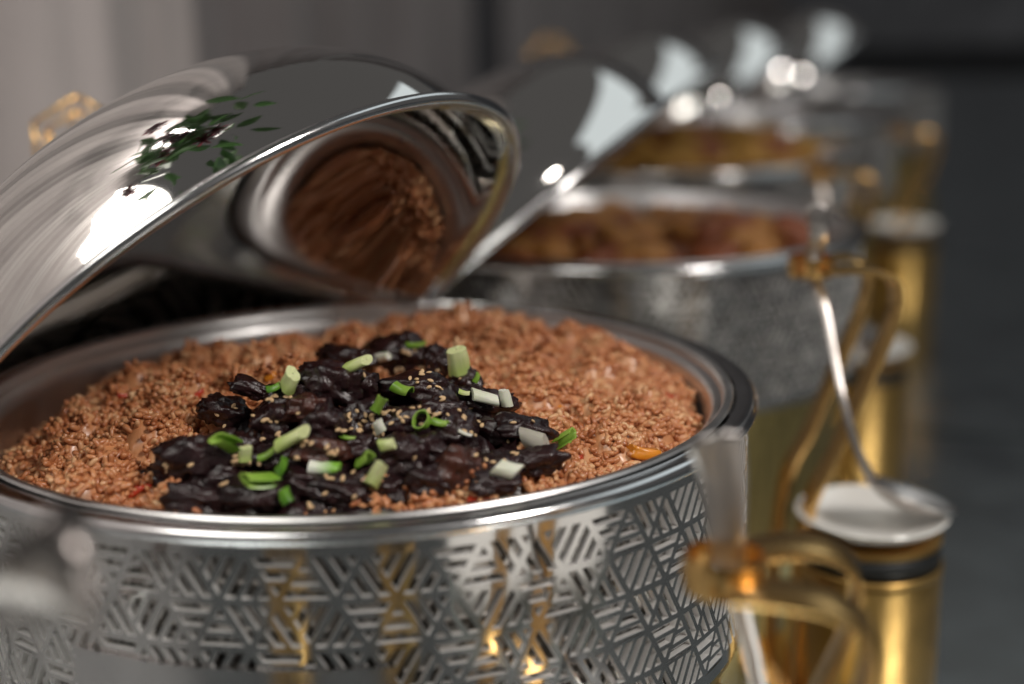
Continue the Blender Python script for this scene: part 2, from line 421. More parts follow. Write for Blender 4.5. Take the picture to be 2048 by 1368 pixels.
# ------------------------------------------------------------------ rice
def fbm(x, y, s, o=3):
    return noise.fractal(Vector((x*s, y*s, 3.7)), 1.0, 2.0, o)
rc = random.Random(21); CLUMP = {}
for _ in range(230):
    a = rc.uniform(0, 2*PI); q = math.sqrt(rc.random())*.165; x, y = q*math.cos(a), q*math.sin(a)
    CLUMP.setdefault((int((x+.18)/.015), int((y+.18)/.015)), []).append((x, y, rc.uniform(.0055, .014), rc.uniform(.0045, .0135)))
def rice_h(x, y, heap=1):
    r = math.hypot(x, y)/.174
    h = -.0190 + .020*max(0, 1-r**2.4)
    h += -.012*max(0, (-.75*x + .66*y)/.174)*r**2          # lower at the back left
    h += .013*math.exp(-((x-.075)**2+(y-.105)**2)/.050**2)   # heap at the back right
    h += .006*math.exp(-((x-.125)**2+(y-.02)**2)/.05**2)
    h += heap*.010*math.exp(-((x-.022)/.036)**2-((y+.152)/.012)**2)   # heap in front of the beef
    h += .007*math.exp(-((x+.10)**2+(y+.03)**2)/.06**2)
    h += .0060*fbm(x, y, 28) + .0030*fbm(x+5, y, 95) - .010*max(0, noise.noise(Vector((x*75, y*75, 9.1)))-.10)
    i, j = int((x+.18)/.015), int((y+.18)/.015); b = 0
    for a in (i-1, i, i+1):
        for c in (j-1, j, j+1):
            for cx, cy, cr, ch in CLUMP.get((a, c), ()):
                d2 = ((x-cx)**2+(y-cy)**2)/(cr*cr)
                if d2 < 1: b = max(b, ch*math.sqrt(1-d2))
    return h + b
def hit_surface(px, py, hf, lo=.30, hi=1.0):
    d = ray(px, py); t = lo; prev = None
    while t < hi:
        p = CAM+d*t; g = p.z-RZ-hf(p.x, p.y)
        if g < 0: return p
        t += .0015
    return onz(px, py, RZ)
n = 230; v, f = [], []
idx = {}
for j in range(n+1):
    for i in range(n+1):
        x = -.1735+.347*i/n; y = -.1735+.347*j/n
        if math.hypot(x, y) <= .1735:
            idx[i, j] = len(v); v.append((x, y, rice_h(x, y)-.0009+.0007*noise.noise(Vector((x*520, y*520, 1.3)))))
for j in range(n):
    for i in range(n):
        q = [(i, j), (i+1, j), (i+1, j+1), (i, j+1)]
        if all(k in idx for k in q): f.append(tuple(idx[k] for k in q))
V, F = list(v), list(f)
# cooked grains
bm = bmesh.new(); bmesh.ops.create_uvsphere(bm, u_segments=7, v_segments=6, radius=1); bm.verts.ensure_lookup_table()
for w in bm.verts:
    rr0 = math.hypot(w.co.x, w.co.y)
    if rr0 > 1e-4: q0 = math.sqrt(max(0, 1-abs(w.co.z)**3.6))/rr0; w.co.x *= q0; w.co.y *= q0
gv = [w.co.copy() for w in bm.verts]; gf = [tuple(w.index for w in q.verts) for q in bm.faces]; bm.free()
poly = [(300, 950), (430, 830), (520, 800), (650, 760), (770, 725), (860, 720), (930, 775), (1070, 850), (1090, 925), (1000, 965), (780, 960), (640, 985), (430, 995), (340, 980)]
wp = [onz(a, b, RZ+.008) for a, b in poly]
wc = sum(wp, Vector())/len(wp); wp = [wc+(p-wc)*.90 for p in wp]
def inside(x, y):
    c = False; m = len(wp)
    for i in range(m):
        a, b = wp[i], wp[i-1]
        if (a.y > y) != (b.y > y) and x < (b.x-a.x)*(y-a.y)/(b.y-a.y)+a.x: c = not c
    return c
def pile(x, y):
    # smooth pile over the rice
    cx, cy = CXY
    d = math.hypot((x-cx)/.105, (y-cy)/.075)
    return rice_h(x, y, 0) + .018*max(0, 1-d*d)
c0 = onz(720, 860, RZ+.01); CXY = (c0.x, c0.y)
rr = random.Random(3)
cnt = 0
clumps = []
while cnt < 19000:
    a = rr.uniform(0, 2*PI); q = math.sqrt(rr.random())*.1725; x, y = q*math.cos(a), q*math.sin(a)
    if inside(x, y) and pile(x, y)-.004 > rice_h(x, y) and rr.random() < .95: continue
    cl = fbm(x+2, y, 120, 2)
    z = rice_h(x, y) + rr.uniform(-.0020, .0016) + .0010*cl
    L = rr.uniform(.0022, .0031); w = L*rr.uniform(.42, .52)
    qd = Quaternion((0, 0, 1), rr.uniform(0, 2*PI)) @ Quaternion((0, 1, 0), rr.gauss(0, .6)) @ Quaternion((1, 0, 0), rr.uniform(0, 6))
    b = len(V); bend = rr.uniform(-.12, .12)
    for g in gv:
        p = Vector((g.z*L, g.x*w, g.y*w + bend*L*(g.z*g.z))); p = qd @ p; V.append((p.x+x, p.y+y, p.z+z))
    for q2 in gf: F.append(tuple(k+b for k in q2))
    cnt += 1
me = mesh('fried_rice', V, F, M['rice'])
o = obj('fried_rice', me); o.location = (0, 0, RZ); tag(o, 'reddish brown cooked rice filling the nearest food pan', 'rice', kind='stuff')

# ------------------------------------------------------------------ beef
def lump(seed, sx, sy, sz, bend=0, rough=.25):
    bm = bmesh.new(); bmesh.ops.create_icosphere(bm, subdivisions=4, radius=1)
    off = Vector((seed*3.1, seed*1.7, seed*.9))
    for w in bm.verts:
        p = w.co.copy()
        # boxy lump
        k = max(abs(p.x), abs(p.y), abs(p.z)); p = p.lerp(p/k*.86, .35)
        d = noise.fractal(p*1.2+off, 1.0, 2.0, 2)*rough*1.5 + noise.fractal(p*3.0+off, .8, 2.1, 4)*rough*.75
        cr = noise.noise(p*5+off); d -= .10*max(0, .25-abs(cr))*1.2
        p = p*(1+d)
        p = Vector((p.x*sx, p.y*sy, p.z*sz)); p.z += bend*(p.x*p.x)/sx
        w.co = p
    me = bpy.data.meshes.new('beef_chunk'); bm.to_mesh(me); bm.free(); me.shade_smooth(); return me
GB = 'glazed dark beef chunks piled on the rice'
beef = [ # px, py, width px, height px, roll in image (deg), brown?, lift, label
 (318, 946, 88, 46, -8, 0, .000, 'small dark beef tip poking out at the left end of the pile'),
 (395, 905, 150, 90, 12, 0, .000, 'broad dark beef lump just right of the left tip'),
 (400, 985, 130, 66, -5, 0, -.002, 'black beef piece lying lowest at the front left of the pile'),
 (442, 838, 62, 92, 75, 0, .006, 'upright dark beef chunk at the back left, dotted with two sesame seeds'),
 (508, 806, 36, 92, 70, 0, .008, 'narrow beef strip standing on end at the back left'),
 (545, 850, 96, 80, 20, 0, .003, 'dark beef chunk right of the narrow standing strip'),
 (618, 822, 92, 60, 0, 1, .003, 'reddish brown beef face turned up at the middle back'),
 (590, 790, 120, 60, 10, 0, .002, 'beef chunk under the pale scallion stub at the back'),
 (655, 782, 120, 80, -10, 0, .006, 'large shiny beef chunk at the back below the arched piece'),
 (700, 757, 128, 52, -6, 0, .012, 'arched dark beef strip bridging the back of the pile'),
 (775, 742, 100, 80, 15, 0, .010, 'beef chunk just left of the peak of the pile'),
 (645, 872, 84, 78, 30, 0, .007, 'domed dark beef chunk in the middle, beside the thin green sliver'),
 (640, 915, 120, 56, -10, 1, .004, 'dusky beef piece directly behind the white and green scallion bar'),
 (515, 985, 176, 80, -4, 0, .000, 'long wrinkled beef piece along the front left edge'),
 (690, 985, 150, 62, -6, 0, .002, 'rounded beef piece at the front with three sesame seeds on top'),
 (815, 745, 90, 90, 30, 0, .012, 'topmost beef chunk at the peak of the pile'),
 (882, 752, 58, 70, 60, 0, .010, 'smooth rounded beef disc left of the tall scallion'),
 (930, 765, 70, 50, 0, 0, .004, 'small beef chunk at the foot of the tall scallion cylinder'),
 (722, 790, 66, 60, 0, 0, .006, 'beef chunk left of the green folded scallion leaf'),
 (835, 795, 140, 56, 0, 0, .006, 'wide beef piece below the peak, in front of the bent green scallion'),
 (965, 822, 150, 70, -12, 0, .005, 'broad beef piece sloping down at the right back'),
 (1050, 848, 110, 44, -12, 0, .000, 'flat beef strip fading out at the far right of the pile'),
 (805, 868, 150, 62, 5, 0, .006, 'black beef slab under the open scallion ring'),
 (912, 895, 92, 84, 20, 0, .009, 'knobbly shiny beef lump right of the centre'),
 (800, 925, 110, 74, 0, 0, .005, 'beef chunk right of the tall pale scallion wedge'),
 (915, 955, 96, 90, 80, 1, .004, 'reddish brown beef face at the front right of the centre'),
 (1000, 870, 110, 60, 0, 0, .003, 'beef chunk left of the grey translucent scallion'),
 (1066, 935, 122, 58, 8, 0, .004, 'rounded beef finger at the right end of the pile'),
 (985, 968, 110, 56, -5, 0, .002, 'beef piece under the cream coloured scallion wedge'),
 (775, 965, 100, 50, 0, 0, .000, 'low beef chunk right of the foot of the tall pale wedge'),
 (560, 930, 110, 70, 10, 0, .003, 'beef chunk under the dark green scallion leaf'),
 (735, 840, 110, 70, 0, 0, .003, 'beef chunk under the thickest cluster of sesame seeds'),
 (880, 835, 120, 60, 0, 0, .004, 'beef chunk under the curled light green scallion leaf'),
 (715, 905, 110, 66, 10, 0, .003, 'beef chunk behind the curled green scallion leaf at the front centre'),
 (600, 968, 110, 60, 0, 0, .002, 'beef chunk between the ribbed green tube and the rounded front piece'),
 (860, 960, 90, 60, 0, 0, .002, 'beef chunk left of the reddish brown face at the front'),
 (470, 905, 110, 70, 0, 0, .002, 'beef chunk under the bright green tube and upright stub'),
 (1000, 920, 90, 50, 0, 0, .000, 'beef chunk behind the cream scallion wedge'),
 (455, 960, 120, 70, 10, 0, .001, 'beef chunk left of the ribbed green tube'),
 (850, 910, 80, 60, 0, 0, .004, 'beef chunk left of the knobbly shiny lump'),
]
BV, BF = [], []
# sticky glaze pooled under and between the chunks
gl = {}; gvv, gff = [], []; n = 110
x0, x1 = min(p.x for p in wp)-.004, max(p.x for p in wp)+.004; y0, y1 = min(p.y for p in wp)-.004, max(p.y for p in wp)+.004
for j in range(n+1):
    for i in range(n+1):
        x = x0+(x1-x0)*i/n; y = y0+(y1-y0)*j/n
        if inside(x, y): gl[i, j] = len(gvv); gvv.append((x, y, pile(x, y)-.0060+.004*fbm(x+9, y, 90)))
for j in range(n):
    for i in range(n):
        q = [(i, j), (i+1, j), (i+1, j+1), (i, j+1)]
        if all(k in gl for k in q): gff.append(tuple(gl[k] for k in q))
o = obj('beef_glaze', mesh('beef_glaze', gvv, gff, M['meat'])); o.location = (0, 0, RZ); tag(o, 'black sticky glaze pooled between the beef chunks', 'sauce')
def add_bvh(o):
    bpy.context.view_layer.update()
    b = len(BV); mw = o.matrix_world
    BV.extend(mw @ w.co for w in o.data.vertices); BF.extend(tuple(k+b for k in p.vertices) for p in o.data.polygons)
add_bvh(o)
rb = random.Random(11)
for i, (px, py, w, h, rl, br, lift, lab) in enumerate(beef):
    p = hit_surface(px, py, pile); dep = (p-CAM).dot(FW); k = dep/FPX
    sx, sz = w*k*.5*1.05, h*k*.5*1.05; sy = min(sx, max(sz, .008))*rb.uniform(.9, 1.15)
    me = lump(i+1, sx, sy, sz, rb.uniform(-.25, .1), .27); me.materials.append(M['meatb'] if br else M['meat'])
    o = obj('beef_chunk', me); o.location = p + Vector((0, 0, lift-.003)) + Vector((0, .004, 0))
    o.rotation_euler = (rb.uniform(-.2, .2), -math.radians(rl), -YAW+rb.uniform(-.25, .25))
    tag(o, lab or 'dark glazed beef chunk half buried among the others in the pile', 'beef', GB)
    bpy.context.view_layer.update(); add_bvh(o)
b = len(BV); BV.extend(Vector((x, y, z+RZ+.003)) for x, y, z in v); BF.extend(tuple(k+b for k in q) for q in f)
TREE = BVHTree.FromPolygons(BV, BF)
def drop(px, py):
    d = ray(px, py).normalized(); h = TREE.ray_cast(CAM, d)
    return (h[0], h[1]) if h[0] is not None else (onz(px, py, RZ), Vector((0, 0, 1)))

# ------------------------------------------------------------------ scallions
def tube(r, L, th, arcdeg, shear=0, bend=0, seed=0, taper=0, flat=1.0):
    """piece of scallion along local Z: outer radius r, wall th, opening arc"""
    nu = 28 if arcdeg >= 359 else 18; nz = 7; full = arcdeg >= 359
    v, f = [], []; rows = nu if full else nu+1
    for j in range(nz+1):
        t = j/nz
        for shell in (0, 1):
            for i in range(rows):
                a = math.radians(arcdeg)*i/nu - math.radians(arcdeg)/2
                wob = 1+.20*noise.noise(Vector((math.cos(a)*1.1+seed*3.3, math.sin(a)*1.1, t*1.2)))
                rr_ = (r if shell == 0 else max(r-th, .0002))*wob*(1-taper*t)
                x, y = rr_*math.cos(a), rr_*math.sin(a)*flat
                z = (t-.5)*L + shear*x + .0003*noise.noise(Vector((a*2, seed, t*3)))
                v.append((x + bend*z*z/L, y, z))
    def id(j, s, i): return (j*2+s)*rows + (i % rows)
    for j in range(nz):
        for i in range(nu):
            f.append((id(j, 0, i), id(j, 0, i+1), id(j+1, 0, i+1), id(j+1, 0, i)))
            f.append((id(j, 1, i+1), id(j, 1, i), id(j+1, 1, i), id(j+1, 1, i+1)))
    for i in range(nu):
        f.append((id(0, 0, i+1), id(0, 0, i), id(0, 1, i), id(0, 1, i+1)))
        f.append((id(nz, 0, i), id(nz, 0, i+1), id(nz, 1, i+1), id(nz, 1, i)))
    if not full:
        for j in range(nz):
            f.append((id(j, 0, 0), id(j+1, 0, 0), id(j+1, 1, 0), id(j, 1, 0)))
            f.append((id(j+1, 0, nu), id(j, 0, nu), id(j, 1, nu), id(j+1, 1, nu)))
    return v, f
GS = 'chopped scallion pieces scattered on the beef'
# px, py, length px, dia px, image angle of axis (deg, 90 = up), tilt to viewer (deg), mat, kind, shear, label
scs = [
 (715, 728, 56, 30, 25, 20, 's_pale', 'solid', .5, 'pale scallion wedge on the back of the beef, left of the peak'),
 (580, 760, 44, 40, 60, 30, 's_pale', 'solid', .3, 'pale green scallion stub at the back edge of the pile'),
 (549, 779, 34, 26, 20, 0, 's_dark', 'leaf', 0, 'small dark green scallion shred tucked left of the pale stub at the back'),
 (455, 884, 56, 46, 150, 30, 's_green', 'tube', .4, 'bright green scallion tube leaning at the left of the pile'),
 (490, 907, 36, 31, 82, 15, 's_pale', 'solid', .1, 'upright yellowish scallion stub in front of the bright green tube'),
 (584, 876, 74, 34, 28, 10, 's_pale', 'solid', .6, 'long pale scallion wedge lying diagonally on the left centre'),
 (534, 914, 46, 24, 28, 5, 's_green', 'leaf', .3, 'narrow green scallion strip right of the upright stub'),
 (522, 962, 76, 42, 178, 25, 's_green', 'tube', .5, 'vivid green ribbed scallion tube at the front left'),
 (570, 936, 40, 38, 60, 10, 's_dark', 'leaf', .2, 'dark green scallion leaf behind the ribbed green tube'),
 (570, 994, 38, 36, 110, 0, 's_dark', 'leaf', .3, 'green scallion flake lowest at the front of the pile'),
 (649, 935, 76, 30, -4, 5, 's_mix', 'solid', .1, 'scallion bar, white at one end and green at the other'),
 (733, 926, 46, 38, 40, 40, 's_green', 'leaf', .2, 'curled green scallion leaf behind the tall pale wedge'),
 (752, 950, 66, 40, 62, 15, 's_pale', 'solid', .6, 'tall pale green scallion wedge leaning at the front centre'),
 (774, 889, 38, 26, 10, 20, 's_pale', 'solid', .2, 'short yellow and white scallion stub near the middle of the pile'),
 (694, 877, 42, 14, -10, 10, 's_green', 'leaf', 0, 'thin green scallion sliver on the domed beef'),
 (758, 853, 32, 28, 110, 20, 's_white', 'solid', .3, 'small whitish scallion chip among the thickest sesame seeds'),
 (803, 784, 50, 40, -20, 30, 's_green', 'leaf', .3, 'bent yellow green scallion piece below the peak of the pile'),
 (758, 808, 46, 40, 60, 20, 's_green', 'tube', .4, 'green folded scallion leaf left of the bent piece'),
 (833, 692, 50, 18, 5, 5, 's_green', 'leaf', .1, 'flat green scallion strip on the very top at the back'),
 (764, 714, 36, 22, 10, 20, 's_white', 'solid', .2, 'whitish scallion bit at the back of the peak'),
 (916, 722, 64, 46, 98, 25, 's_pale', 'solid', .05, 'tall thick scallion cylinder standing at the back right'),
 (957, 756, 24, 20, 70, 10, 's_green', 'leaf', 0, 'little green scallion scrap at the foot of the tall cylinder'),
 (970, 795, 66, 30, -15, 10, 's_white', 'solid', .5, 'white scallion slice on the right shoulder of the pile'),
 (1011, 796, 42, 24, 105, 10, 's_white', 'solid', .2, 'upright white scallion sliver at the right end of the white slice'),
 (928, 788, 28, 18, -10, 0, 's_pale', 'leaf', 0, 'tiny yellowish scallion flake left of the white slice'),
 (843, 840, 16, 42, 130, 60, 's_green', 'ring', 0, 'thin open scallion ring at the centre of the pile'),
 (879, 849, 44, 24, -10, 20, 's_green', 'leaf', .2, 'curled light green scallion leaf right of the open ring'),
 (930, 869, 36, 12, -20, 10, 's_white', 'leaf', 0, 'thin white scallion shaving right of the centre'),
 (1070, 881, 60, 42, -15, 10, 's_grey', 'solid', .5, 'grey translucent scallion piece beside the bright green fold'),
 (1124, 881, 62, 44, 30, 10, 's_green', 'tube', .3, 'bright green folded scallion at the far right end of the pile'),
 (1013, 940, 58, 38, -10, 15, 's_white', 'solid', .6, 'cream scallion wedge at the front right of the pile'),
]
for i, (px, py, L, D, an, ti, mt, kd, shr, lab) in enumerate(scs):
    p, nrm = drop(px, py + D*.25); dep = (p-CAM).dot(FW); k = dep/FPX
    L *= k*(.80 if kd != 'ring' else .9); D *= k*.97; r = D/2
    if kd == 'solid': v, f = tube(r, L, r*.90, 360, shr*1.1, 0, i, .10, .80)
    elif kd == 'tube': v, f = tube(r, L, r*.30, 265, shr, .25, i, .1, .62)
    elif kd == 'ring': v, f = tube(r, L, r*.14, 360, .2, 0, i, 0, .8)
    else: v, f = tube(r*.9, L, r*.16, 190, shr, .3, i, .15, .9)
    me = mesh('scallion_piece', v, f, M[mt], True, 45)
    o = obj('scallion_piece', me)
    a = math.radians(an); t = math.radians(ti)
    ax = (RV*math.cos(a) + UV*math.sin(a))*math.cos(t) - FW*math.sin(t)*1.0
    q = ax.to_track_quat('Z', 'Y')
    o.rotation_mode = 'QUATERNION'; o.rotation_quaternion = q @ Quaternion((0, 0, 1), i*1.3 if kd != 'leaf' else PI*.5)
    o.location = at(px, py, dep-.75*r) 
    tag(o, lab, 'scallion', GS)
    bpy.context.view_layer.update()

# ------------------------------------------------------------------ sesame
bm = bmesh.new(); bmesh.ops.create_icosphere(bm, subdivisions=2, radius=1)
for w in bm.verts:
    c = w.co; tp = 1-.35*max(0, c.x); w.co = Vector((c.x*.00148, c.y*.00088*tp, c.z*.00056*tp))
SE = bpy.data.meshes.new('sesame_seed'); bm.to_mesh(SE); bm.free(); SE.shade_smooth(); SE.materials.append(M['sesame'])
cl = [(490, 928, 26, 9, 12), (470, 922, 18, 8, 3), (735, 850, 34, 18, 22), (700, 845, 12, 16, 4), (868, 828, 36, 14, 13), (842, 752, 34, 18, 10), (825, 705, 22, 4, 5), (780, 825, 24, 12, 6), (880, 775, 18, 8, 4),
      (665, 960, 26, 8, 5), (650, 985, 6, 6, 1), (705, 990, 5, 5, 1), (540, 798, 20, 8, 5), (572, 790, 14, 8, 4), (596, 826, 6, 4, 1), (437, 826, 3, 3, 1), (450, 850, 3, 3, 1), (470, 818, 5, 4, 2), (535, 838, 18, 10, 5), (525, 880, 8, 5, 2), (560, 870, 8, 5, 2), (334, 932, 8, 10, 3), (450, 965, 16, 6, 2),
      (610, 890, 16, 8, 4), (660, 905, 20, 10, 4), (650, 896, 4, 4, 1), (690, 862, 10, 5, 3), (945, 862, 14, 10, 3), (960, 850, 10, 14, 2), (1025, 843, 4, 4, 1), (1068, 847, 4, 4, 1), (1018, 885, 4, 4, 1), (990, 922, 18, 5, 3), (1040, 910, 16, 5, 2), (952, 905, 4, 6, 1), (825, 917, 4, 4, 1), (922, 760, 4, 4, 1), (795, 740, 12, 8, 3), (735, 745, 10, 6, 2), (885, 800, 8, 6, 2), (960, 797, 4, 4, 1), (940, 816, 6, 4, 1), (925, 832, 6, 8, 2), (590, 920, 10, 6, 2), (620, 1015, 10, 4, 2), (705, 945, 5, 5, 2), (800, 838, 10, 6, 3), (755, 870, 20, 8, 4), (380, 930, 6, 4, 1), (340, 945, 8, 4, 1)]
rs = random.Random(5)
for cx, cy, sx, sy, n in cl:
    for _ in range(n):
        p, nr = drop(cx+rs.gauss(0, sx*.55), cy+rs.gauss(0, sy*.6))
        nr = (nr*.6+Vector((0, 0, .4))).normalized()
        o = obj('sesame_seed', SE); o.rotation_mode = 'QUATERNION'
        o.rotation_quaternion = nr.to_track_quat('Z', 'Y') @ Quaternion((0, 0, 1), rs.uniform(0, 6.28)) @ Quaternion((0, 1, 0), rs.uniform(-.35, .35))
        o.location = p + nr*.0005; s = rs.uniform(.85, 1.12); o.scale = (s, s, s)
        tag(o, 'pale toasted sesame seed sprinkled over the dark beef', 'sesame seed', 'toasted sesame seeds on the beef')

# ------------------------------------------------------------------ pepper bits in the rice
def flake(seed, a, b, c):
    bm = bmesh.new(); bmesh.ops.create_cube(bm, size=2); bmesh.ops.subdivide_edges(bm, edges=bm.edges[:], cuts=4, use_grid_fill=True)
    for w in bm.verts:
        p = w.co.copy(); p = p.lerp(p.normalized()*1.15, .3)
        p *= 1+.18*noise.noise(p*1.1+Vector((seed*2.3, seed, 0)))
        w.co = Vector((p.x*a, p.y*b, p.z*c + .25*a*(p.x*p.x)*.5))
    me = bpy.data.meshes.new('pepper_piece'); bm.to_mesh(me); bm.free(); me.shade_smooth(); return me
peps = [(208, 988, 40, 14, 'red', 'red pepper sliver in the rice at the front left'), (268, 985, 56, 12, 'red', 'long red pepper strip in the rice left of the beef'), (288, 972, 34, 14, 'red', 'red pepper skin touching the left tip of the beef'),
        (394, 788, 30, 16, 'red', 'red pepper bit deep in the rice behind the beef at left'), (1157, 914, 20, 14, 'red', 'small red pepper bit beside the green fold at right'), (1285, 906, 66, 32, 'orange', 'orange pepper chunk in the rice by the right rim'),
        (540, 752, 26, 14, 'orange', 'orange pepper bit in the rice behind the beef'), (1112, 815, 26, 8, 'orange', 'thin yellow orange strip on the rice right of the beef'), (955, 995, 44, 12, 'red', 'red pepper shred in the rice at the front rim, right of centre'),
        (600, 1026, 30, 12, 'red', 'red pepper shred in the rice at the front rim below the beef'), (245, 790, 26, 12, 'red', 'faint red pepper bit in the rice at the back left'), (745, 693, 34, 10, 'red', 'red pepper strip in the rice behind the peak'), (1340, 792, 30, 10, 'red', 'red pepper bit in the rice near the right wall of the pan'), (40, 832, 30, 10, 'red', 'red pepper shred in the rice at the left edge of the picture')]
for i, (px, py, w, h, c, lab) in enumerate(peps):
    p = hit_surface(px, py, lambda x, y: rice_h(x, y)+.001); k = (p-CAM).dot(FW)/FPX
    me = flake(i, w*k/2, min(w, h*1.4)*k/2, h*k/2*.8); me.materials.append(M[c])
    o = obj('pepper_piece', me); o.location = p+Vector((0, 0, -.0005)); o.rotation_euler = (rs.uniform(-.4, .4), rs.uniform(-.5, .3), rs.uniform(-.5, .5))
    tag(o, lab, 'pepper', 'pepper pieces in the rice')

# ------------------------------------------------------------------ food in the other dishes
def food(P, z0, mats, n, size, labels, grp, base_mat, base_label, heap=.0):
    prof = [(.1735, z0-.004), (.15, z0-.001), (.10, z0+heap*.6), (.05, z0+heap*.9), (.0004, z0+heap)]
    v, f = lathe(prof, 64); o = obj('food_bed', mesh('food_bed', v, f, base_mat)); o.location = (P.x, P.y, RZ); tag(o, base_label, 'food')
    rnd = random.Random(n); protos = []
    for s in range(6):
        bm = bmesh.new(); bmesh.ops.create_icosphere(bm, subdivisions=2, radius=1)
        for w in bm.verts:
            p = w.co; w.co = p*(1+.35*noise.noise(p*1.4+Vector((s*7.7+n, 0, 0))))
        me = bpy.data.meshes.new('food_piece'); bm.to_mesh(me); bm.free(); me.shade_smooth(); me.materials.append(M[mats[s % len(mats)]]); protos.append(me)
    for i in range(n):
        a = rnd.uniform(0, 6.28); q = math.sqrt(rnd.random())*.150; k = rnd.randrange(6)
        o = obj('food_piece', protos[k]); t = max(0, 1-(q/.166)**2)
        o.location = (P.x+q*math.cos(a), P.y+q*math.sin(a), RZ+z0+heap*t*1.05+rnd.uniform(-.002, .004))
        s = size*rnd.uniform(.7, 1.25); o.scale = (s*rnd.uniform(.9, 1.5), s, s*.62); o.rotation_euler = (rnd.uniform(-.4, .4), rnd.uniform(-.4, .4), rnd.uniform(0, 6))
        tag(o, labels[k % len(mats)], 'food', grp)
food(D2P, -.016, ['potato', 'stewmeat', 'potato'], 80, .016, ['yellowish potato lump in the stew of the second dish', 'brown meat lump in the stew of the second dish', 'yellowish potato lump in the stew of the second dish'], 'lumps in the stew of the second dish', M['stew'], 'dark red stew sauce in the second dish', .004)
food(D3P, -.012, ['fried', 'fried', 'stewmeat'], 80, .019, ['golden fried piece heaped in the third dish', 'golden fried piece heaped in the third dish', 'browner fried piece heaped in the third dish'], 'golden fried pieces in the third dish', M['fried'], 'bed of golden fried pieces in the third dish', .03)

# ------------------------------------------------------------------ spoon stands, ladles, canisters
def band(pts, w, th, side, n=8): return sweep(spline(pts, n), w, th, side, 12, 5)
def stand(ringc, label, yaw=0.0, s=1.0):
    """gold stand: top ring that holds a ladle, two bent flat straps, foot plate on the table"""
    t = empty('spoon_stand', (ringc.x, ringc.y, 0)); tag(t, label, 'spoon stand', 'gold spoon stands')
    H = ringc.z
    v, f = lathe([(r_, z_+H) for r_, z_ in [(.0105*s, -.006), (.0118*s, -.006), (.0125*s, 0), (.0118*s, .006), (.0105*s, .006), (.0102*s, 0)]], 40, True)
    obj('ring', mesh('ring', v, f, M['gold'], True, 50), t)
    for sg in (-1, 1):
        y = sg*.0135*s
        pts = [(.004*s, y, H), (.018*s, y*1.3, H+.001), (.030*s, y*1.5, H-.001), (.038*s, y*1.6, H-.008*s), (.037*s, y*1.6, H-.026*s), (.026*s, y*1.6, H-.055*s), (.010*s, y*1.6, H-.095*s), (-.004*s, y*1.6, H*.45), (-.010*s, y*1.6, H*.2), (-.012*s, y*1.6, .004)]
        v, f = band(pts, .0165*s, .0036*s, (0, 1, 0))
        obj('strap', mesh('strap', v, f, M['gold'], True, 50), t)
    v, f = lathe([(.0004, .0005), (.045, .0005), (.047, .002), (.046, .004), (.03, .006), (.0004, .007)], 48)
    o = obj('foot', mesh('foot', v, f, M['gold'], True, 40), t); o.location.x = .01
    t.rotation_euler.z = yaw; return t
def ladle(pts, label, w0=.019, bowl=True, mt='spoon'):
    path = spline(pts, 10); o0 = empty('ladle', path[-1]); tag(o0, label, 'ladle', 'steel ladles resting in the gold stands')
    loc = [p-path[-1] for p in path]
    def wid(t): return w0*(.35+.65*(1-min(1, max(0, (t-.05)/.5))))*(1 if t > .03 else .55) if t < .8 else w0*.38
    v, f = sweep(loc, wid, .0032, RV, 14, 3)
    obj('handle', mesh('handle', v, f, M[mt]), o0)
    if bowl:
        # shallow oval bowl at the end
        d = (path[-1]-path[-6]).normalized(); v, f = [], []
        nr, na = 8, 28
        up = Vector((0, 0, 1)); sd = d.cross(up).normalized(); fwd = Vector((d.x, d.y, 0)).normalized()*.9+Vector((0, 0, -.35)); fwd.normalize(); nn = sd.cross(fwd)
        for sh in (0, 1):
            for i in range(nr+1):
                for k in range(na):
                    a = 2*PI*k/na; q = i/nr
                    v.append(fwd*(.026+.030*q*math.cos(a)) + sd*(.019*q*math.sin(a)) + nn*(-.010*(1-q*q) - .0012*sh))
        def id(s, i, k): return (s*(nr+1)+i)*na+(k % na)
        for i in range(nr):
            for k in range(na):
                f.append((id(0, i, k), id(0, i+1, k), id(0, i+1, k+1), id(0, i, k+1))); f.append((id(1, i, k+1), id(1, i+1, k+1), id(1, i+1, k), id(1, i, k)))
        for k in range(na): f.append((id(0, nr, k), id(1, nr, k), id(1, nr, k+1), id(0, nr, k+1)))
        obj('bowl', mesh('bowl', v, f, M[mt]), o0)
    return o0
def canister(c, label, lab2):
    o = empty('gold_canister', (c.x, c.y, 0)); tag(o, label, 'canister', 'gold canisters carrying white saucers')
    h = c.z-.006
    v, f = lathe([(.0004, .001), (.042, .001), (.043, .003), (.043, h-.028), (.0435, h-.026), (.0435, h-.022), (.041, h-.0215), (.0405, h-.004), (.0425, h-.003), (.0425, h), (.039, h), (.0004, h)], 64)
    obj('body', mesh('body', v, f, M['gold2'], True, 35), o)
    v, f = lathe([(.0438, h-.021), (.0442, h-.019), (.0438, h-.017), (.0415, h-.017), (.0415, h-.021)], 64, True)
    obj('band', mesh('band', v, f, M['gold2']), o)
    v, f = lathe([(.0412, h-.0165), (.0420, h-.0165), (.0420, h-.0045), (.0412, h-.0045)], 64, True)
    obj('dark_reflection_band', mesh('dark_reflection_band', v, f, M['seam']), o)  # black ring stands in for a dark reflection between the gold rings
    v, f = lathe([(.0004, .0), (.022, 0), (.0245, .001), (.040, .006), (.0452, .0105), (.0462, .0118), (.0455, .0128), (.0435, .0122), (.036, .0080), (.024, .0045), (.0004, .0040)], 64)
    s = obj('saucer', mesh('saucer', v, f, M['porcelain'], True, 60)); s.location = (c.x, c.y, h+.0006); tag(s, lab2, 'saucer', 'white saucers on the gold canisters')
    return o
PZ = .112
